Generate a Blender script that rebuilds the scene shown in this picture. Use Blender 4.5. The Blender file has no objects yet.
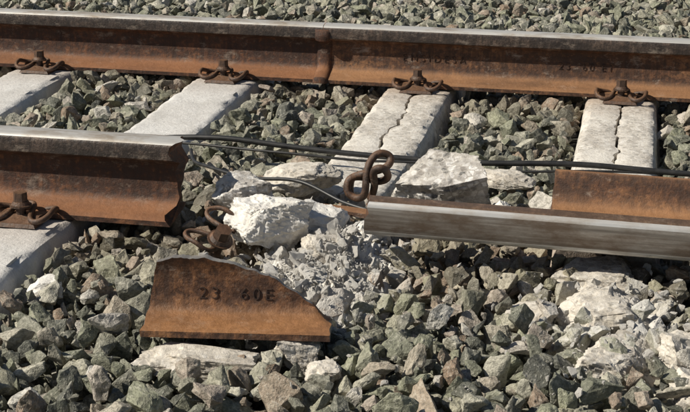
import bpy, bmesh, math, random
import numpy as np
from mathutils import Vector, Matrix, Euler, noise
random.seed(7); rng=np.random.default_rng(7)
scn=bpy.context.scene; col=scn.collection
G=1.507
R=math.radians
# ------------------------------------------------------------------ camera
cd=bpy.data.cameras.new("camera"); cam=bpy.data.objects.new("camera",cd); col.objects.link(cam)
yaw,pit,rol=.2008,.2885,.0106
fw=Vector((-math.sin(yaw)*math.cos(pit),math.cos(yaw)*math.cos(pit),-math.sin(pit)))
r=Vector((math.cos(yaw),math.sin(yaw),0)); u=r.cross(fw)
r2=r*math.cos(rol)+u*math.sin(rol); u2=u*math.cos(rol)-r*math.sin(rol)
M=Matrix((r2,u2,-fw)).transposed().to_4x4(); M.translation=Vector((1.8419,-2.8135,.9010))
cam.matrix_world=M; cd.sensor_width=36; cd.lens=1452/690*36; cd.clip_start=.05; cd.clip_end=3000
scn.camera=cam
# ------------------------------------------------------------------ light
scn.view_settings.view_transform='Standard'; scn.view_settings.look='None'; scn.view_settings.exposure=0
sd=Vector((-0.72,-0.34,0.66)).normalized()      # towards the sun
el=math.asin(sd.z); az=math.atan2(sd.x,sd.y)
w=bpy.data.worlds.new("World"); scn.world=w; w.use_nodes=True
nt=w.node_tree; bg=nt.nodes["Background"]; sky=nt.nodes.new("ShaderNodeTexSky"); sky.sky_type='NISHITA'
sky.sun_disc=False; sky.sun_elevation=el; sky.sun_rotation=az; bg.inputs[1].default_value=.05
nt.links.new(sky.outputs[0],bg.inputs[0])
sl=bpy.data.lights.new("sun",'SUN'); so=bpy.data.objects.new("sun",sl); col.objects.link(so)
sl.energy=5.0; sl.angle=R(.5); sl.color=(1,.94,.82); so.rotation_euler=(-sd).to_track_quat('-Z','Y').to_euler(); so.location=(0,0,8)
# ------------------------------------------------------------------ node helper
class NT:
    def __init__(s,name,rough=.8,metal=0.):
        s.m=bpy.data.materials.new(name); s.m.use_nodes=True; s.t=s.m.node_tree; s.b=s.t.nodes["Principled BSDF"]
        s.b.inputs["Roughness"].default_value=rough; s.b.inputs["Metallic"].default_value=metal
        s.geo=s.t.nodes.new("ShaderNodeNewGeometry"); s.tc=s.t.nodes.new("ShaderNodeTexCoord")
    def n(s,t,**k):
        x=s.t.nodes.new(t)
        for a,b in k.items(): setattr(x,a,b)
        return x
    def l(s,a,b): s.t.links.new(a,b)
    def set(s,sock,v):
        if hasattr(v,'links'): s.l(v,sock)
        else: sock.default_value=v
    def noise(s,scale,detail=4,rough=.55,vec=None,dist=0):
        x=s.n("ShaderNodeTexNoise"); x.inputs["Scale"].default_value=scale; x.inputs["Detail"].default_value=detail
        x.inputs["Roughness"].default_value=rough; x.inputs["Distortion"].default_value=dist
        s.l(vec or s.tc.outputs["Object"],x.inputs["Vector"]); return x.outputs[0]
    def vor(s,scale,feat='F1',vec=None,out=0):
        x=s.n("ShaderNodeTexVoronoi",feature=feat); x.inputs["Scale"].default_value=scale
        s.l(vec or s.tc.outputs["Object"],x.inputs["Vector"]); return x.outputs[out]
    def scalev(s,v,vec=None):
        x=s.n("ShaderNodeMapping"); x.inputs["Scale"].default_value=v; s.l(vec or s.tc.outputs["Object"],x.inputs[0]); return x.outputs[0]
    def ramp(s,f,st):
        x=s.n("ShaderNodeValToRGB"); s.l(f,x.inputs[0]); e=x.color_ramp.elements
        while len(e)<len(st): e.new(.5)
        for i,(p,c) in enumerate(st):
            e[i].position=p; e[i].color=(c if len(c)==4 else (*c,1)) if hasattr(c,'__len__') else (c,c,c,1)
        return x.outputs[0]
    def mix(s,f,a,b,mode='MIX'):
        x=s.n("ShaderNodeMix",data_type='RGBA',blend_type=mode); s.set(x.inputs[0],f)
        for so_,v in((x.inputs[6],a),(x.inputs[7],b)):
            if hasattr(v,'links'): s.l(v,so_)
            else: so_.default_value=(*v,1)
        return x.outputs[2]
    def math(s,op,a,b=0.,clamp=False):
        x=s.n("ShaderNodeMath",operation=op,use_clamp=clamp); s.set(x.inputs[0],a); s.set(x.inputs[1],b); return x.outputs[0]
    def bump(s,h,st,dist,prev=None):
        x=s.n("ShaderNodeBump"); x.inputs["Strength"].default_value=st; x.inputs["Distance"].default_value=dist
        s.l(h,x.inputs["Height"]); 
        if prev: s.l(prev,x.inputs["Normal"])
        return x.outputs[0]
    def fin(s,colr,bump=None,rough=None):
        s.set(s.b.inputs["Base Color"],colr)
        if bump: s.l(bump,s.b.inputs["Normal"])
        if rough: s.l(rough,s.b.inputs["Roughness"])
        return s.m
    def upz(s):
        x=s.n("ShaderNodeSeparateXYZ"); s.l(s.geo.outputs["Normal"],x.inputs[0]); return x.outputs[2]
def rust(name,dark,mid,bright,upc=.6,rg=.75,pale=(.36,.29,.23),pf=.5):
    s=NT(name,rg)
    a=s.noise(11,6,.72,s.scalev((.3,1,1)),.4); b=s.noise(70,5,.75); c=s.noise(9,5,.7,s.scalev((5,1,.35)))
    c1=s.ramp(a,[(.34,dark),(.52,mid),(.74,bright)])
    c2=s.mix(s.ramp(b,[(.40,.85),(.54,0.)]),c1,dark)
    c2=s.mix(s.ramp(b,[(.56,0.),(.70,.65)]),c2,bright)
    c3=s.mix(s.ramp(c,[(.44,0.),(.64,.8)]),c2,dark)                # vertical run-off stains
    c3=s.mix(s.ramp(s.noise(20,6,.78,s.scalev((.7,1,1.3))),[(.56,0.),(.68,pf)]),c3,pale)   # dusty patches
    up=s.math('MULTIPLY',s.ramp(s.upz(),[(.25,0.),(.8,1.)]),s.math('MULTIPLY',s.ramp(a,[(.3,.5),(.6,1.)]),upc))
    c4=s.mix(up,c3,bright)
    n=s.bump(b,.8,.003)
    return s.fin(c4,n,s.ramp(b,[(.3,rg-.2),(.7,min(1,rg+.12))]))
M_rustA=rust("rust_dark",(.036,.018,.012),(.10,.042,.023),(.29,.125,.052),.75)
M_rustB=rust("rust_light",(.045,.024,.016),(.15,.070,.037),(.35,.175,.078),.75,.75,(.40,.33,.27),.65)
M_rustF=rust("rust_fragment",(.045,.022,.013),(.17,.076,.035),(.41,.195,.078),.6,.6)
M_head=rust("rail_head_side",(.030,.023,.020),(.075,.052,.040),(.20,.135,.10),.4,.5)
M_headF=rust("fallen_rail_head_side",(.045,.03,.021),(.12,.075,.05),(.27,.165,.10),.3,.5)
M_iron=rust("rust_iron_fastener",(.035,.021,.015),(.11,.058,.034),(.26,.135,.07),.4,.6)
s=NT("rust_lettering_dark",.8); M_text=s.fin(s.ramp(s.noise(60,4,.7),[(.35,(.018,.012,.010)),(.7,(.085,.045,.028))]))
def steel(name,cols,rg,metal=.85):
    s=NT(name,rg,metal); v=s.scalev((.6,30,30)); a=s.noise(6,5,.6,v); b=s.noise(14,6,.7,s.scalev((.4,1,1)))
    c=s.mix(s.ramp(b,[(.46,0.),(.62,.9)]),s.ramp(a,[(.3,cols[0]),(.7,cols[1])]),cols[2])
    return s.fin(c,s.bump(a,.2,.0008),s.ramp(b,[(.3,rg-.1),(.7,rg+.25)]))
M_steel=steel("worn_running_surface",[(.50,.48,.45),(.70,.68,.64),(.32,.26,.2)],.42,.3)
M_steel2=steel("scuffed_running_surface",[(.16,.138,.118),(.39,.355,.315),(.13,.09,.062)],.34,.45)
M_silver=steel("gauge_corner_highlight",[(.55,.53,.50),(.78,.76,.73),(.38,.33,.28)],.32,.4)  # edge highlight painted as brighter steel along the fallen rail's head corners
def concrete(name,base,dark,white,agg=.35,scale=1.,stain=0.):
    s=NT(name,.9)
    a=s.noise(7*scale,6,.7); b=s.noise(90,4,.75)
    c=s.mix(s.ramp(a,[(.35,0.),(.68,1.)]),base,dark)
    if agg>.4:
        vc=s.vor(70*scale,out=1); vd=s.vor(70*scale,'DISTANCE_TO_EDGE')
        bw=s.n("ShaderNodeRGBToBW"); s.l(vc,bw.inputs[0])
        pe=s.ramp(bw.outputs[0],[(.2,(.13,.125,.115)),(.45,(.30,.27,.24)),(.8,white)])
        f=s.math('MULTIPLY',s.math('MULTIPLY',s.ramp(vd,[(.04,0.),(.12,1.)]),s.ramp(a,[(.38,0.),(.5,1.)])),agg)
        c=s.mix(f,c,pe)
    c=s.mix(s.ramp(b,[(.5,.0),(.7,.55)]),c,white)
    c=s.mix(s.ramp(b,[(.32,.7),(.44,0.)]),c,dark)
    c=s.mix(s.ramp(s.noise(18,5,.75),[(.54,0.),(.68,.7)]),c,dark)
    if stain:
        ps=s.n("ShaderNodeSeparateXYZ"); s.l(s.geo.outputs["Position"],ps.inputs[0])
        d=s.math('MINIMUM',s.math('ABSOLUTE',s.math('SUBTRACT',ps.outputs[1],G)),s.math('ABSOLUTE',ps.outputs[1]))
        d=s.math('ADD',d,s.math('MULTIPLY',s.math('SUBTRACT',a,.5),.35))
        c=s.mix(s.math('MULTIPLY',s.ramp(d,[(.08,1.),(.30,0.)]),stain),c,(.30,.20,.13))
    n=s.bump(b,.8,.004)
    return s.fin(c,n)
M_conc=concrete("weathered_concrete",(.78,.735,.66),(.54,.485,.415),(.84,.81,.76),.5,1,.6)
M_concL=concrete("weathered_concrete_grey",(.74,.72,.69),(.54,.515,.48),(.82,.80,.77),.3,1,.45)
M_white=concrete("crushed_white_concrete",(.83,.80,.75),(.62,.58,.52),(.88,.86,.83),.3)
M_aggr=concrete("broken_aggregate_concrete",(.58,.54,.48),(.32,.29,.26),(.82,.79,.75),1.,.9)
M_tan=concrete("tan_concrete",(.70,.645,.56),(.44,.39,.32),(.79,.75,.69),.6)
# stones
def stone_mat():
    s=NT("ballast_stone",.7)
    at=s.n("ShaderNodeAttribute",attribute_name="tint",attribute_type='INSTANCER')
    c=s.ramp(at.outputs["Fac"],[(0,(.085,.087,.075)),(.15,(.18,.185,.138)),(.34,(.31,.315,.215)),(.50,(.235,.225,.185)),(.64,(.39,.37,.27)),(.78,(.50,.475,.39)),(.88,(.29,.195,.13)),(1,(.65,.62,.56))])
    off=s.n("ShaderNodeVectorMath",operation='ADD'); s.l(s.tc.outputs["Object"],off.inputs[0])
    cb=s.n("ShaderNodeCombineXYZ"); s.l(s.math('MULTIPLY',at.outputs["Fac"],37.),cb.inputs[0]); s.l(cb.outputs[0],off.inputs[1]); v=off.outputs[0]
    a=s.noise(2.2,4,.7,v); b=s.noise(11,3,.75,v)
    c=s.mix(s.ramp(a,[(.36,.65),(.52,0.)]),c,(.09,.09,.066))
    c=s.mix(s.ramp(a,[(.54,0.),(.70,.6)]),c,(.54,.51,.42))
    c=s.mix(s.ramp(b,[(.36,.6),(.5,0.)]),c,(.09,.085,.066))
    c=s.mix(s.ramp(b,[(.55,0.),(.68,.5)]),c,(.62,.585,.50))
    ps=s.n("ShaderNodeSeparateXYZ"); s.l(s.geo.outputs["Position"],ps.inputs[0])
    y=ps.outputs[1]; x=ps.outputs[0]
    dm=s.math('MINIMUM',s.math('ABSOLUTE',s.math('SUBTRACT',y,G)),s.math('ABSOLUTE',y)); f=s.math('MULTIPLY',s.ramp(dm,[(.05,1.),(.4,0.)]),.3)
    c=s.mix(f,c,(.28,.18,.115))
    def ell(cx,cy,rx,ry):
        return s.math('ADD',s.math('POWER',s.math('ABSOLUTE',s.math('DIVIDE',s.math('SUBTRACT',x,cx),rx)),2.),s.math('POWER',s.math('ABSOLUTE',s.math('DIVIDE',s.math('SUBTRACT',y,cy),ry)),2.))
    q=s.math('MINIMUM',ell(1.27,-.18,.17,.42),ell(1.82,-.33,.14,.2))
    q=s.math('ADD',q,s.math('MULTIPLY',s.math('SUBTRACT',a,.5),2.2))
    dust=s.math('MULTIPLY',s.ramp(q,[(.3,1.),(1.,0.)]),s.ramp(s.upz(),[(.1,.15),(.8,.8)]))
    c=s.mix(dust,c,(.74,.71,.66))
    return s.fin(c,s.bump(b,.9,.004))
M_stone=stone_mat()
def ground_mat():
    s=NT("gravel_ground",.95); P=s.geo.outputs["Position"]
    vc=s.vor(19,out=1,vec=P); bw=s.n("ShaderNodeRGBToBW"); s.l(vc,bw.inputs[0]); vd=s.vor(19,'DISTANCE_TO_EDGE',P)
    c=s.ramp(bw.outputs[0],[(.1,(.07,.07,.06)),(.5,(.24,.23,.18)),(.9,(.38,.36,.31))])
    c=s.mix(s.ramp(vd,[(.02,1.),(.14,0.)]),c,(.02,.02,.018))
    return s.fin(c,s.bump(vd,1.,.03))
M_ground=ground_mat()
s=NT("black_cable_rubber",.45); M_cable=s.fin(s.ramp(s.noise(40,4),[(.3,(.012,.012,.013)),(.8,(.05,.048,.045))]))
# ------------------------------------------------------------------ mesh helpers
def mkobj(name,verts,faces,mats,parent=None,fm=None,smooth=None):
    me=bpy.data.meshes.new(name); me.from_pydata([tuple(v) for v in verts],[],faces)
    for m in (mats if isinstance(mats,list) else [mats]): me.materials.append(m)
    bm=bmesh.new(); bm.from_mesh(me); bmesh.ops.recalc_face_normals(bm,faces=bm.faces); bm.to_mesh(me); bm.free()
    if fm: 
        for p in me.polygons: p.material_index=fm(p,me)
    if smooth:
        me.shade_smooth(); me.set_sharp_from_angle(angle=R(smooth))
    o=bpy.data.objects.new(name,me); col.objects.link(o)
    if parent: o.parent=parent
    return o
def empty(name,loc=(0,0,0)):
    o=bpy.data.objects.new(name,None); o.location=loc; o.empty_display_size=.05; col.objects.link(o); return o
half=[(75,0),(75.2,10.5),(72,12.4),(52,17),(34,23.5),(20,30),(13,37),(10,46),(8.6,60),(8.25,80),(8.6,100),(10.5,113),(14,119.5),(20,123.5),(33.5,128.5),(36,131.5),(36.2,145),(35.8,158),(34.2,163.5),(30.5,167.5),(24,170),(12,171.7),(0,172)]
prof=[(a/1000,b/1000) for a,b in half]; full=prof+[(-a,b) for a,b in reversed(prof[:-1])]
def loft(rings,cap0=True,cap1=True):
    n=len(rings[0]); V=[p for rg in rings for p in rg]; F=[]
    for i in range(len(rings)-1):
        for j in range(n):
            k=(j+1)%n; F.append((i*n+j,i*n+k,(i+1)*n+k,(i+1)*n+j))
    if cap0: F.append(tuple(range(n)))
    if cap1: F.append(tuple((len(rings)-1)*n+j for j in range(n)))
    return V,F
def rail_mats(p,me):
    c=p.center; n=p.normal
    if abs(n.x)>.8: return 0
    if c.z>.162: return 2
    if c.z>.127: return 1
    return 0
def rail_rings(x0,x1,n,j0=0,j1=0,seed=0,pr=None):
    rgs=[]
    for i in range(n+1):
        x=x0+(x1-x0)*i/n; rg=[]
        for a,b in (pr or full):
            dx=0
            if i==n and j1: dx=j1*(noise.noise(Vector((a*30,b*30,seed)))+b*1.0)
            if i==0 and j0: dx=j0*noise.noise(Vector((a*30,b*30,seed)))
            rg.append((x+dx,a,b))
        rgs.append(rg)
    return rgs
# far rail: two rails joined with a weld collar
far=empty("railway_rail",(0,G,0))
V,F=loft(rail_rings(-4,.895,30)); mkobj("rail_body",V,F,[M_rustA,M_head,M_steel],far,rail_mats,35)
V,F=loft(rail_rings(.897,6,30)); mkobj("rail_body_right",V,F,[M_rustB,M_head,M_steel],far,rail_mats,35)
rgs=[]
for x,k in [(-.024,.0),(-.021,5),(-.010,8.5),(.008,8.5),(.018,5.5),(.022,0.)]:
    rg=[]
    for i,(a,b) in enumerate(full):
        kk=k/1000
        if b>.15: kk*=-.05 if b<.164 else -.4
        sx=1 if a>0 else -1 if a<0 else 0
        rg.append((.896+x+.002*noise.noise(Vector((a*40,b*40,1))),a+sx*kk*(1.0),b+(kk*.9 if (.012<b<.1) else (-kk*.8 if .11<b<.13 else 0))))
    rgs.append(rg)
V,F=loft(rgs); mkobj("weld_collar",V,F,[M_rustA],far,None,40)
def text(s_,parent,loc,size,rotx,mat,sp=1.,ext=.0012,rz=0,off=0.):
    cu=bpy.data.curves.new("raised_lettering",'FONT'); cu.body=s_; cu.size=size; cu.extrude=ext; cu.space_character=sp; cu.align_x='CENTER'; cu.offset=off
    cu.materials.append(mat); o=bpy.data.objects.new("raised_lettering",cu); col.objects.link(o); o.parent=parent; o.location=loc; o.rotation_euler=(rotx,0,rz); return o
text("ENSIDESA",far,(1.235,-.0094,.069),.030,R(90),M_text,1.6,.001,0,-.0008)
text("23  60 E1",far,(1.69,-.0094,.066),.031,R(90),M_text,1.35,.001,0,-.0006)
# near rail left
nr=empty("railway_rail.001",(0,0,0))
V,F=loft(rail_rings(-4,.908,30,0,.028,5)); mkobj("rail_body",V,F,[M_rustA,M_head,M_steel],nr,rail_mats,35)
# ---- fallen rail on its side
fr=empty("fallen_rail",(1.34,-.145,.0))
low=[(a,b) for a,b in prof if b<.085]; low=[(a+.0008 if b>.05 else a,b) for a,b in low]+[(.0092,.094)]
lowf=low+[(-a,b) for a,b in reversed(low)]
V,F=loft(rail_rings(.35,3.4,30,.012,0,3,lowf))
cutp=[(a,b) for a,b in prof if b>=.095]
rgs=[]
for x in list(np.linspace(0,.345,20))+list(np.linspace(.36,3.4,30)):
    cz=.085+.012*noise.noise(Vector((x*14,0,3)))+.03*max(0,(.12-x))/.12
    if x>.35: cz=.085
    rg=[]
    loop=[(.008,cz),(.0083,max(cz+.003,.100))]+cutp[1:]+[(-a,b) for a,b in reversed(cutp[1:-1])]+[(-.0083,max(cz+.003,.100)),(-.008,cz)]
    for a,b in loop:
        dx=.014*noise.noise(Vector((a*45,b*45,7)))+ (.01*(b-.15)/.05) if x==0 else 0
        rg.append((x+dx,a,b))
    rgs.append(rg)
V2,F2=loft(rgs,True,False); k=len(V); V+=V2; F+=[tuple(i+k for i in f) for f in F2]
def frm(p,me):
    c=p.center
    if abs(p.normal.x)>.8: return 0
    if c.z>.162 and abs(c.y)>.026: return 3
    if c.z>.1665: return 2
    return 1 if c.z>.127 else 0
fb=mkobj("rail_body",V,F,[M_rustB,M_headF,M_steel2,M_silver],fr,frm,28)
fb.rotation_euler=(R(90+3),0,0); fb.location=(0,.165,.080); fr.rotation_euler=(0,R(0.3),R(-1.2))
# ---- thin foot sliver
V,F=loft([[(x,y+.004*noise.noise(Vector((x*20,y*9,0))),z) for y,z in ((-.014,0),(.014,0),(.012,.010),(-.012,.009))] for x in np.linspace(0,.33,16)])
sv=mkobj("broken_rail_sliver",V,F,M_rustB,None,None,30); sv.location=(1.08,.075,.02); sv.rotation_euler=(R(8),R(1),R(-6))
# ---- big fragment
fg=empty("broken_rail_fragment",(1.04,-.585,-.018))
def cut(x): # web top height over x
    P=[(0,.118),(.03,.127),(.08,.127),(.13,.119),(.18,.106),(.22,.091),(.26,.068),(.29,.045),(.315,.022)]
    return float(np.interp(x,[p[0] for p in P],[p[1] for p in P]))
rgs=[]
foot=[(75,0),(75.2,10.5),(72,12.4),(52,17),(34,23.5),(20,30),(13,37),(10,46)]
xs=np.linspace(0,.318,60)
for i,x in enumerate(xs):
    c=cut(x)+.004*noise.noise(Vector((x*40,0,2)))+.0025*noise.noise(Vector((x*130,0,2))); hp=[]
    for a,b in foot:
        a/=1000;b/=1000
        hp.append((a,min(b,c)))
    for t in (.25,.5,.75,.92,1.):
        z=.046+(c-.046)*t if c>.046 else c
        wv=.0085+(.007*max(0,(z-.105))/.015)
        hp.append((wv if c>.046 else .006,z))
    hp.append((0,c+.002))
    rg=[]
    for a,b in hp+[(-a,b) for a,b in reversed(hp[:-1])]:
        xx=x+.16*b*(1-x/.318)
        if i in(0,len(xs)-1): xx+=.006*noise.noise(Vector((a*50,b*50,i)))
        rg.append((xx,a,b))
    rgs.append(rg)
V,F=loft(rgs)
M_frac=rust("fresh_fracture",(.10,.09,.085),(.24,.22,.20),(.40,.37,.33),.3,.45)
def fm(p,me): return 1 if (p.center.z>cut(p.center.x)-.006 and p.normal.z>.35 and p.center.z>.05) or abs(p.normal.x)>.85 else 0
fb=mkobj("fragment_body",V,F,[M_rustF,M_frac],fg,fm,35)
text("23  60E",fg,(.155,-.0094,.056),.030,R(90),M_text,1.4,.001,0,-.0005)
fg.rotation_euler=(R(-10),R(.8),R(11))
# ------------------------------------------------------------------ sleepers
def sleeper(X,y0=-.55,y1=G+.55,crack=False,broken0=False,mat=None,seed=0,wt=.098):
    ys=np.linspace(y0,y1,150)
    def topz(y):
        d=min(abs(y),abs(y-G)); t=min(1,max(0,(d-.18)/.5)); mid=0<y<G
        return -.004-(.016 if mid else .02)*(t*t*(3-2*t))
    wb=.14
    def crackx(y): return .018*noise.noise(Vector((seed,y*5,0)))+.012*noise.noise(Vector((seed,y*23,4)))+.006*noise.noise(Vector((seed,y*70,4)))
    halves=[None] if not crack else [-1,1]
    V=[];F=[]
    for h in halves:
        rgs=[]
        for y in ys:
            tz=topz(y); g=.004+.0035*noise.noise(Vector((y*9,seed,2))) if crack else 0; cx=crackx(y) if crack else 0
            if crack and (y>G+.1): g=.0005
            L=-wt; Rr=wt
            nx=10
            def side(sg):
                return [(sg*wb,-.22),(sg*(wb*.6+wt*.4),-.14),(sg*(wb*.25+wt*.75),-.07),(sg*(wt+.004),tz-.016),(sg*(wt-.003),tz-.004),(sg*(wt-.014),tz)]
            if h is None:
                pts=side(-1)+[(L+.02+(2*wt-.04)*i/nx,tz) for i in range(nx+1)]+side(1)[::-1]
            elif h==-1:
                pts=side(-1)+[(L+.02+(cx-g-L-.02)*i/4,tz-(.003 if i==4 else 0)) for i in range(5)]+[(cx-g,-.08),(cx-g,-.22)]
            else:
                pts=[(cx+g,-.22),(cx+g,-.08)]+[(cx+g+(Rr-.02-cx-g)*i/4,tz-(.003 if i==0 else 0)) for i in range(5)]+side(1)[::-1]
            ring=[]
            for a,b in pts:
                q=Vector((a*18+X*7,y*18,b*18)); nn=.002*noise.noise(q)+.002*noise.noise(q*4)
                e=abs(abs(a)-wt)<.02
                if e: nn-=.010*max(0,noise.noise(Vector((a*3,y*14,X*3+5)))-.1)+.004*max(0,noise.noise(Vector((a*3,y*50,X*3+5))))
                yy=y
                if broken0 and y<y0+.05: yy=y+.06*noise.noise(Vector((a*20,b*20,seed)))
                ring.append((a+ (nn if abs(a)<wt-.02 else nn*(1 if a>0 else -1)),yy,b+nn))
            rgs.append(ring)
        v,f=loft(rgs); k=len(V); V+=v; F+=[tuple(i+k for i in q) for q in f]
    return mkobj("concrete_sleeper",V,F,mat or M_conc,None,None,40),(X,y0,y1)
sl_list=[]
for k in range(-6,9):
    X=.6*k; a={}
    if k==2: a=dict(y0=.28,crack=True,broken0=True,seed=3)
    if k==3: a=dict(y0=.0,crack=True,broken0=True,seed=8)
    if k in(0,1): a=dict(mat=M_concL)
    o,inf=sleeper(X,**a); o.location.x=X; sl_list.append(inf)
# ------------------------------------------------------------------ fastenings
def wire(name,pts,rad,mat,parent=None,res=6):
    cu=bpy.data.curves.new(name,'CURVE'); cu.dimensions='3D'; cu.bevel_depth=rad; cu.bevel_resolution=3; cu.use_fill_caps=True; cu.resolution_u=res
    sp=cu.splines.new('NURBS'); sp.points.add(len(pts)-1); sp.use_endpoint_u=True; sp.order_u=3
    for i,p in enumerate(pts): sp.points[i].co=(*p,1)
    cu.materials.append(mat); o=bpy.data.objects.new(name,cu); col.objects.link(o); 
    if parent: o.parent=parent
    return o
W=[(-.040,-.022,.016),(-.052,-.02,.020),(-.078,-.005,.024),(-.082,.03,.034),(-.078,.065,.022),(-.055,.082,.014),(-.034,.066,.016),(-.026,.03,.024),(-.022,.0,.030),(-.012,-.012,.032)]
Wf=W+[(0,-.014,.032)]+[(-a,b,c) for a,b,c in reversed(W)]
def cylmesh(bm,r_,z0,z1,n,r1=None):
    m=Matrix.Translation((0,0,(z0+z1)/2)); bmesh.ops.create_cone(bm,cap_ends=True,segments=n,radius1=r_,radius2=r_ if r1 is None else r1,depth=z1-z0,matrix=m)
bm=bmesh.new(); cylmesh(bm,.026,.036,.040,20); cylmesh(bm,.0225,.0405,.048,20,.018); cylmesh(bm,.0175,.0483,.068,6,.0165); cylmesh(bm,.012,-.03,.0355,12)
bolt_me=bpy.data.meshes.new("screw_spike"); bm.to_mesh(bolt_me); bm.free(); bolt_me.materials.append(M_iron)
bm=bmesh.new()
v=[(-.055,0,0),(.055,0,0),(.055,.085,0),(-.055,.085,0),(-.055,0,.016),(.055,0,.016),(.05,.04,.018),(.05,.08,.008),(-.05,.08,.008),(-.05,.04,.018)]
vv=[bm.verts.new(p) for p in v]
for f in [(0,3,2,1),(0,1,5,4),(4,5,6,9),(9,6,7,8),(8,7,2,3),(1,2,7),(1,7,6),(1,6,5),(0,8,3),(0,9,8),(0,4,9)]: bm.faces.new([vv[i] for i in f])
plate_me=bpy.data.meshes.new("guide_plate"); bm.to_mesh(plate_me); bm.free(); plate_me.materials.append(M_iron)
wcu=None
def fastening(X,Y,sgn):
    global wcu
    e=empty("rail_fastening",(X,Y+sgn*.076,-.002)); e.rotation_euler=(0,0,(0 if sgn>0 else math.pi)+random.uniform(-.05,.05)); e.scale=(.88,.88,.95)
    if wcu is None:
        o=wire("spring_clip",Wf,.0066,M_iron,e); wcu=o.data
    else:
        o=bpy.data.objects.new("spring_clip",wcu); col.objects.link(o); o.parent=e
    for n_,m_ in(("screw_spike",bolt_me),("guide_plate",plate_me)):
        o=bpy.data.objects.new(n_,m_); col.objects.link(o); o.parent=e
        if n_=="screw_spike": o.location=(0,.032,.0); o.rotation_euler=(0,0,X)
        else: o.location=(0,.0,.001)
for k in range(-6,9):
    for sgn in(-1,1):
        fastening(.6*k,G,sgn)
        if k<=1: fastening(.6*k,0,sgn)
# twisted clip
tc=empty("twisted_spring_clip",(1.275,.21,.05)); tc.scale=(.9,.9,.88); tc.rotation_euler=(R(10),R(14),0)
tw=wire("clip_wire",[(-.03,.0,-.06),(-.045,.01,-.02),(-.02,-.01,.012),(.02,0,.03),(.045,.01,.05),(.04,.03,.068),(.01,.02,.072),(-.005,0,.05),(.0,-.02,.01),(.01,-.03,-.03),(-.01,-.02,-.052),(-.04,-.015,-.045),(-.045,0,-.01),(-.01,.01,.0),(.03,.0,.0),(.055,-.01,.03),(.035,-.03,.062),(.01,-.03,.045),(.028,-.01,-.01),(.02,0,-.05)],.0095,M_iron,tc)
# loose fastening beside the rail end
lf=empty("loose_rail_fastening",(1.04,-.15,.005)); o=bpy.data.objects.new("spring_clip",wcu); col.objects.link(o); o.parent=lf; o.rotation_euler=(R(30),R(-20),R(70)); o.scale=(.7,.7,.8)
o=bpy.data.objects.new("screw_spike",bolt_me); col.objects.link(o); o.parent=lf; o.location=(-.0,-.02,-.02); o.rotation_euler=(R(20),R(25),0)
# cables
def cable(name,x0,x1,n,yf,zf,rad):
    return wire(name,[(x,yf(x),zf(x)) for x in np.linspace(x0,x1,n)],rad,M_cable)
cable("signal_cable",-2.5,5,70,lambda x:.55+.03*noise.noise(Vector((x*1.7,0,3)))-.02*math.exp(-((x-1.25)/.35)**2),lambda x:.019+.014*noise.noise(Vector((x*3.2,4,3)))+.022*math.exp(-((x-.85)/.15)**2),.0068)
cable("signal_cable",-2.5,5,90,lambda x:.53+.045*noise.noise(Vector((x*2.3,5,1)))-.02*math.exp(-((x-1.25)/.35)**2),lambda x:.013+.012*noise.noise(Vector((x*4.2,1,3)))+.012*math.exp(-((x-.85)/.15)**2),.0032)
cable("signal_cable",.78,1.42,22,lambda x:.50-.47*((x-.78)/.64)**.55+.02*noise.noise(Vector((x*9,5,1))),lambda x:.02+.03*math.exp(-((x-1.12)/.1)**2)+.012*noise.noise(Vector((x*8,1,3))),.0042)
# ------------------------------------------------------------------ concrete chunks
def chunk(name,loc,dim,rot,seed,mat,planes=7,amp=.05,n=22,rough=1.):
    rs=random.Random(seed); bm=bmesh.new(); bmesh.ops.create_cube(bm,size=2.); bmesh.ops.subdivide_edges(bm,edges=bm.edges[:],cuts=n,use_grid_fill=True)
    pl=[]
    for i in range(planes+5):
        d=Vector((rs.uniform(-1,1),rs.uniform(-1,1),rs.uniform(-.8,.8))).normalized(); pl.append((d,rs.uniform(.78,1.15)))
    s3=Vector((seed*1.7,0,0))
    for v in bm.verts:
        p=v.co.copy()
        for d,o_ in pl:
            q=p.dot(d)-o_-.10*noise.noise(p*2.2+s3+d*5)
            if q>0: p-=d*q
        dirn=p.normalized()
        k8=noise.noise(p*1.6+s3*2); step=math.floor(k8*7)/7
        p+=dirn*(amp*1.6*step+amp*.7*noise.noise(p*4+s3)+amp*.6*rough*noise.noise(p*9+s3)+amp*.5*noise.noise(p*20+s3))
        v.co=Vector((p.x*dim[0]/2,p.y*dim[1]/2,p.z*dim[2]/2))
    me=bpy.data.meshes.new(name); bm.to_mesh(me); bm.free(); me.materials.append(mat); me.shade_smooth(); me.set_sharp_from_angle(angle=R(22))
    o=bpy.data.objects.new(name,me); col.objects.link(o); o.location=loc; o.rotation_euler=[R(a) for a in rot]; return o
C="broken_concrete_chunk"
chunk(C,(1.43,.20,.045),(.195,.145,.12),(24,-12,18),11,M_aggr,5,.06,34)
chunk(C,(1.115,-.075,.03),(.15,.14,.105),(-12,14,28),12,M_white,6,.08,32)
chunk(C,(1.035,.06,.035),(.12,.10,.09),(10,0,10),13,M_aggr,6,.08)
chunk(C,(1.115,.27,.025),(.18,.11,.06),(4,-6,8),14,M_tan,8,.08)
chunk(C,(1.22,.0,.005),(.11,.11,.075),(10,5,40),15,M_white,7,.09)
chunk(C,(1.25,-.13,-.01),(.09,.07,.05),(20,15,10),16,M_tan,7,.09)
chunk(C,(1.32,.02,-.01),(.10,.07,.05),(5,15,60),17,M_white,7,.09)
chunk(C,(1.15,-.655,-.045),(.20,.075,.05),(4,3,8),18,M_tan,7,.09)
chunk(C,(1.31,-.60,-.035),(.07,.05,.045),(4,13,8),19,M_tan,7,.09)
chunk(C,(1.37,-.66,-.04),(.055,.045,.04),(14,3,8),20,M_tan,7,.09)
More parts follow.
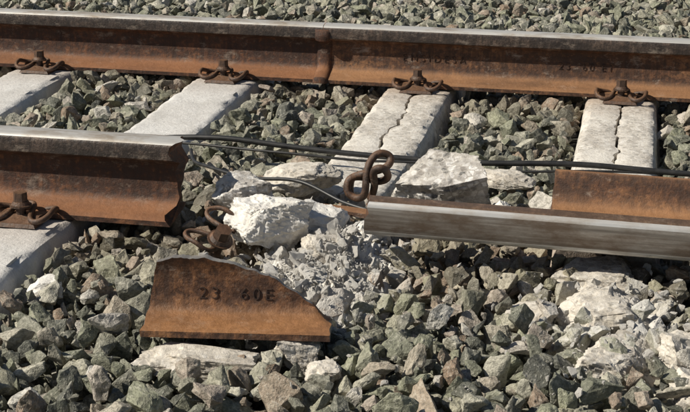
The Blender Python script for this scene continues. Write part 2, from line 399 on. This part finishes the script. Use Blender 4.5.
chunk(C,(.775,-.40,-.035),(.065,.05,.04),(10,-6,20),21,M_white,8,.08)
chunk(C,(1.56,.47,.0),(.13,.06,.035),(3,4,-5),22,M_tan,7,.07)
chunk(C,(1.585,.13,.01),(.05,.045,.05),(10,30,15),23,M_white,7,.09)
chunk(C,(1.79,-.12,-.055),(.17,.16,.09),(2,-3,4),32,M_tan,7,.08,28)
chunk(C,(1.81,-.30,-.045),(.17,.20,.10),(6,-4,-4),25,M_tan,7,.08,28)
chunk(C,(1.84,-.49,-.06),(.15,.15,.09),(3,6,8),26,M_tan,7,.09,28)
chunk(C,(1.97,-.44,-.05),(.14,.14,.09),(-12,8,25),27,M_tan,7,.09,26)
chunk(C,(1.98,-.60,-.065),(.13,.13,.09),(-16,12,-25),28,M_tan,7,.09,26)
chunk(C,(1.68,-.32,-.045),(.08,.10,.04),(8,-8,-15),29,M_tan,7,.09)
# ------------------------------------------------------------------ ballast by deposition
def hullstone(seed,fl=.75,npt=13):
    rs=random.Random(seed); bm=bmesh.new()
    for i in range(npt):
        d=Vector((rs.gauss(0,1),rs.gauss(0,1),rs.gauss(0,1))).normalized()*rs.uniform(.75,1.05)
        bm.verts.new((d.x*.56,d.y*.45,d.z*.38*fl/.75))
    res=bmesh.ops.convex_hull(bm,input=bm.verts[:])
    bmesh.ops.delete(bm,geom=[g for g in res["geom_interior"] if isinstance(g,bmesh.types.BMVert)],context='VERTS')
    bmesh.ops.dissolve_limit(bm,angle_limit=R(12),verts=bm.verts[:],edges=bm.edges[:])
    bmesh.ops.bevel(bm,geom=bm.edges[:],offset=.014,segments=1,affect='EDGES',profile=.6)
    bmesh.ops.triangulate(bm,faces=bm.faces[:])
    for _ in range(3):
        es=[e for e in bm.edges if e.calc_length()>.13]
        if es: bmesh.ops.subdivide_edges(bm,edges=es,cuts=1); bmesh.ops.triangulate(bm,faces=[f for f in bm.faces if len(f.verts)>3])
    s3=Vector((seed*3.1,0,0))
    for v in bm.verts:
        p=v.co; d=p.normalized(); v.co=p+d*(.055*noise.noise(p*4+s3)+.035*noise.noise(p*10+s3))
    me=bpy.data.meshes.new("stone"); bm.to_mesh(me); bm.free(); me.shade_smooth(); me.set_sharp_from_angle(angle=R(17)); return me
def library(name,n,mat,s0):
    c=bpy.data.collections.new(name)
    for i in range(n):
        me=hullstone(s0+i,random.uniform(.6,1.0),random.choice([9,10,12,14])); me.materials.append(mat)
        o=bpy.data.objects.new("%s_piece_%02d"%(name,i),me); c.objects.link(o)
    return c
def scatter(name,libc,P,Rt,Sc,Ti,Ix):
    me=bpy.data.meshes.new(name); me.from_pydata([tuple(p) for p in P],[],[])
    a=me.attributes.new("rot",'FLOAT_VECTOR','POINT'); a.data.foreach_set("vector",np.array(Rt,dtype=np.float32).ravel())
    a=me.attributes.new("scl",'FLOAT_VECTOR','POINT'); a.data.foreach_set("vector",np.array(Sc,dtype=np.float32).ravel())
    a=me.attributes.new("tint",'FLOAT','POINT'); a.data.foreach_set("value",np.array(Ti,dtype=np.float32))
    a=me.attributes.new("idx",'INT','POINT'); a.data.foreach_set("value",np.array(Ix,dtype=np.int32))
    o=bpy.data.objects.new(name,me); col.objects.link(o)
    ng=bpy.data.node_groups.new(name+"_scatter",'GeometryNodeTree'); ng.interface.new_socket("Geometry",in_out='INPUT',socket_type='NodeSocketGeometry'); ng.interface.new_socket("Geometry",in_out='OUTPUT',socket_type='NodeSocketGeometry')
    N=ng.nodes; gi=N.new("NodeGroupInput"); go=N.new("NodeGroupOutput"); ip=N.new("GeometryNodeInstanceOnPoints"); ci=N.new("GeometryNodeCollectionInfo")
    ci.inputs[0].default_value=libc; ci.inputs[1].default_value=True; ci.inputs[2].default_value=True
    def at(nm,ty):
        x=N.new("GeometryNodeInputNamedAttribute"); x.data_type=ty; x.inputs[0].default_value=nm; return x.outputs[0]
    L=ng.links; L.new(gi.outputs[0],ip.inputs["Points"]); L.new(ci.outputs[0],ip.inputs["Instance"]); ip.inputs["Pick Instance"].default_value=True
    L.new(at("idx",'INT'),ip.inputs["Instance Index"]); L.new(at("rot",'FLOAT_VECTOR'),ip.inputs["Rotation"]); L.new(at("scl",'FLOAT_VECTOR'),ip.inputs["Scale"])
    L.new(ip.outputs[0],go.inputs[0])
    md=o.modifiers.new("scatter",'NODES'); md.node_group=ng; return o
X0,X1,Y0,Y1,cs=-1.3,3.4,-1.5,4.6,.01
nx=int((X1-X0)/cs); ny=int((Y1-Y0)/cs)
gx=X0+(np.arange(nx)+.5)*cs; gy=Y0+(np.arange(ny)+.5)*cs
XX,YY=np.meshgrid(gx,gy,indexing='ij')
tgt=-.03+np.zeros_like(XX)
tgt-=.02*np.clip((-YY-.45)/.5,0,2)
tgt+=.03*np.clip((YY-2.0)/.6,0,1)
und=np.zeros_like(XX)
for _ in range(10):
    fx,fy,ph=rng.uniform(1,7),rng.uniform(1,7),rng.uniform(0,6.28); und+=.005*np.sin(fx*XX+fy*YY+ph)
tgt+=und
H=tgt-.062
cap=np.full_like(XX,9.); blk=np.zeros_like(XX,bool)
for (X,a,b) in sl_list: blk|=(abs(XX-X)<.106)&(YY>a-.0)&(YY<b+.01)
cap[(abs(YY-G)<.08)]=-.004
cap[(abs(YY)<.08)&(XX<.94)]=-.004
cap[(YY>-.15)&(YY<.07)&(XX>1.33)]=.0
cap[(YY>.03)&(YY<.14)&(XX>1.05)&(XX<1.45)]=.02
cap[(YY>-.68)&(YY<-.44)&(XX>1.02)&(XX<1.38)]=-.018
cap[(abs(YY-.545)<.03)]=np.minimum(cap[(abs(YY-.545)<.03)],.012)
P=[];Rt=[];Sc=[];Ti=[];Ix=[]
NL=24
att=120000
px=rng.uniform(X0+.05,X1-.05,att); py=rng.uniform(Y0+.05,Y1-.05,att)
for i in range(att):
    ph=i/att
    s_=float(np.clip(rng.lognormal(math.log(.043 if ph<.6 else .035),.32),.02,.072))
    if ph>.82: s_=float(rng.uniform(.014,.028))
    x,y=px[i],py[i]
    if x<-.7 and y<0 and rng.random()<.5: continue
    rr=s_*.42; a0=int((x-rr-X0)/cs); a1=int((x+rr-X0)/cs)+1; b0=int((y-rr-Y0)/cs); b1=int((y+rr-Y0)/cs)+1
    if a0<0 or b0<0 or a1>=nx or b1>=ny: continue
    if blk[a0:a1,b0:b1].any(): continue
    h=H[a0:a1,b0:b1]; hh=float(np.percentile(h,60)); tg=tgt[(a0+a1)//2,(b0+b1)//2]
    if hh>tg-.012+(.009*rng.standard_normal()): continue
    z=hh+s_*.22
    if z+s_*.36>cap[a0:a1,b0:b1].min(): continue
    P.append((x,y,z)); Rt.append((rng.normal(0,.5),rng.normal(0,.5),rng.uniform(0,6.28)))
    if rng.random()<.35: Rt[-1]=tuple(rng.uniform(0,6.28,3))
    k=s_; Sc.append((k*rng.uniform(.95,1.35),k*rng.uniform(.85,1.15),k*rng.uniform(.8,1.2))); Ti.append(rng.random()); Ix.append(int(rng.integers(0,NL)))
    dd=((XX[a0:a1,b0:b1]-x)**2+(YY[a0:a1,b0:b1]-y)**2)/(rr*rr)
    dome=z+s_*.32*np.sqrt(np.clip(1-dd*.6,0,1)); H[a0:a1,b0:b1]=np.where(dd<1.2,np.maximum(h,dome),h)
lib=library("ballast_library",NL,M_stone,100)
scatter("track_ballast",lib,P,Rt,Sc,Ti,Ix)
print("stones",len(P))
# crushed concrete powder heap (a real mound that fills the gaps between the stones)
Hs=H.copy()
for _ in range(5):
    Hs=(Hs+np.roll(Hs,1,0)+np.roll(Hs,-1,0)+np.roll(Hs,1,1)+np.roll(Hs,-1,1))/5
def hs(x,y): return float(Hs[int((x-X0)/cs),int((y-Y0)/cs)])
V=[];F=[];pn=100;qn=170
for i in range(pn):
    for j in range(qn):
        x=1.08+.36*i/(pn-1); y=-.50+.68*j/(qn-1)
        e=((x-1.275-.02*math.sin(y*9))/.11)**2+((y+.14)/.27)**2
        q=Vector((x*22,y*22,0))
        z=hs(x,y)-.003+.012*math.exp(-e*1.5)-.03*max(0,e-.55)+.008*noise.noise(q)+.006*noise.noise(q*2.7)+.004*noise.noise(q*7)
        V.append((x,y,z))
for i in range(pn-1):
    for j in range(qn-1):
        a=i*qn+j; F.append((a,a+1,a+qn+1,a+qn))
mkobj("crushed_concrete_powder",V,F,M_white,None,None,25)
# crushed concrete rubble
P=[];Rt=[];Sc=[];Ti=[];Ix=[]
def rub(n,fx,fy,smin,smax,pw=2.4):
    for _ in range(n):
        x,y=fx(),fy()
        s_=smin*(smax/smin)**(rng.random()**pw)
        rr=s_*.4; a0=int((x-rr-X0)/cs); a1=int((x+rr-X0)/cs)+1; b0=int((y-rr-Y0)/cs); b1=int((y+rr-Y0)/cs)+1
        h=H[a0:a1,b0:b1]; z=float(np.median(h))+s_*.1
        if z+s_*.3>cap[a0:a1,b0:b1].min() or z>.03: continue
        if blk[a0:a1,b0:b1].any(): continue
        P.append((x,y,z)); Rt.append(tuple(rng.uniform(0,6.28,3))); k=s_; Sc.append((k*rng.uniform(.9,1.4),k*rng.uniform(.8,1.1),k*rng.uniform(.6,1.0))); Ti.append(rng.random()); Ix.append(int(rng.integers(0,12)))
        if s_>.03: 
            H[a0:a1,b0:b1]=np.maximum(h,z+s_*.15)
rub(450,lambda:rng.normal(1.285,.045),lambda:rng.normal(-.18,.15),.006,.06)
rub(1600,lambda:rng.normal(1.28,.055),lambda:rng.normal(-.18,.17),.003,.014)
rub(250,lambda:rng.normal(1.20,.08),lambda:rng.normal(0,.12),.005,.045)
rub(400,lambda:rng.normal(1.82,.10),lambda:rng.normal(-.35,.14),.004,.030)
rub(180,lambda:rng.uniform(1.0,2.0),lambda:rng.uniform(-.8,.6),.005,.022)
lib2=library("rubble_library",12,M_white,300)
scatter("crushed_concrete_rubble",lib2,P,Rt,Sc,Ti,Ix)
# ------------------------------------------------------------------ ground
bm=bmesh.new()
v=[bm.verts.new(p) for p in [(-600,-600,-.115),(600,-600,-.115),(600,900,-.115),(-600,900,-.115)]]; bm.faces.new(v)
me=bpy.data.meshes.new("ground"); bm.to_mesh(me); bm.free(); me.materials.append(M_ground); o=bpy.data.objects.new("ground",me); col.objects.link(o)
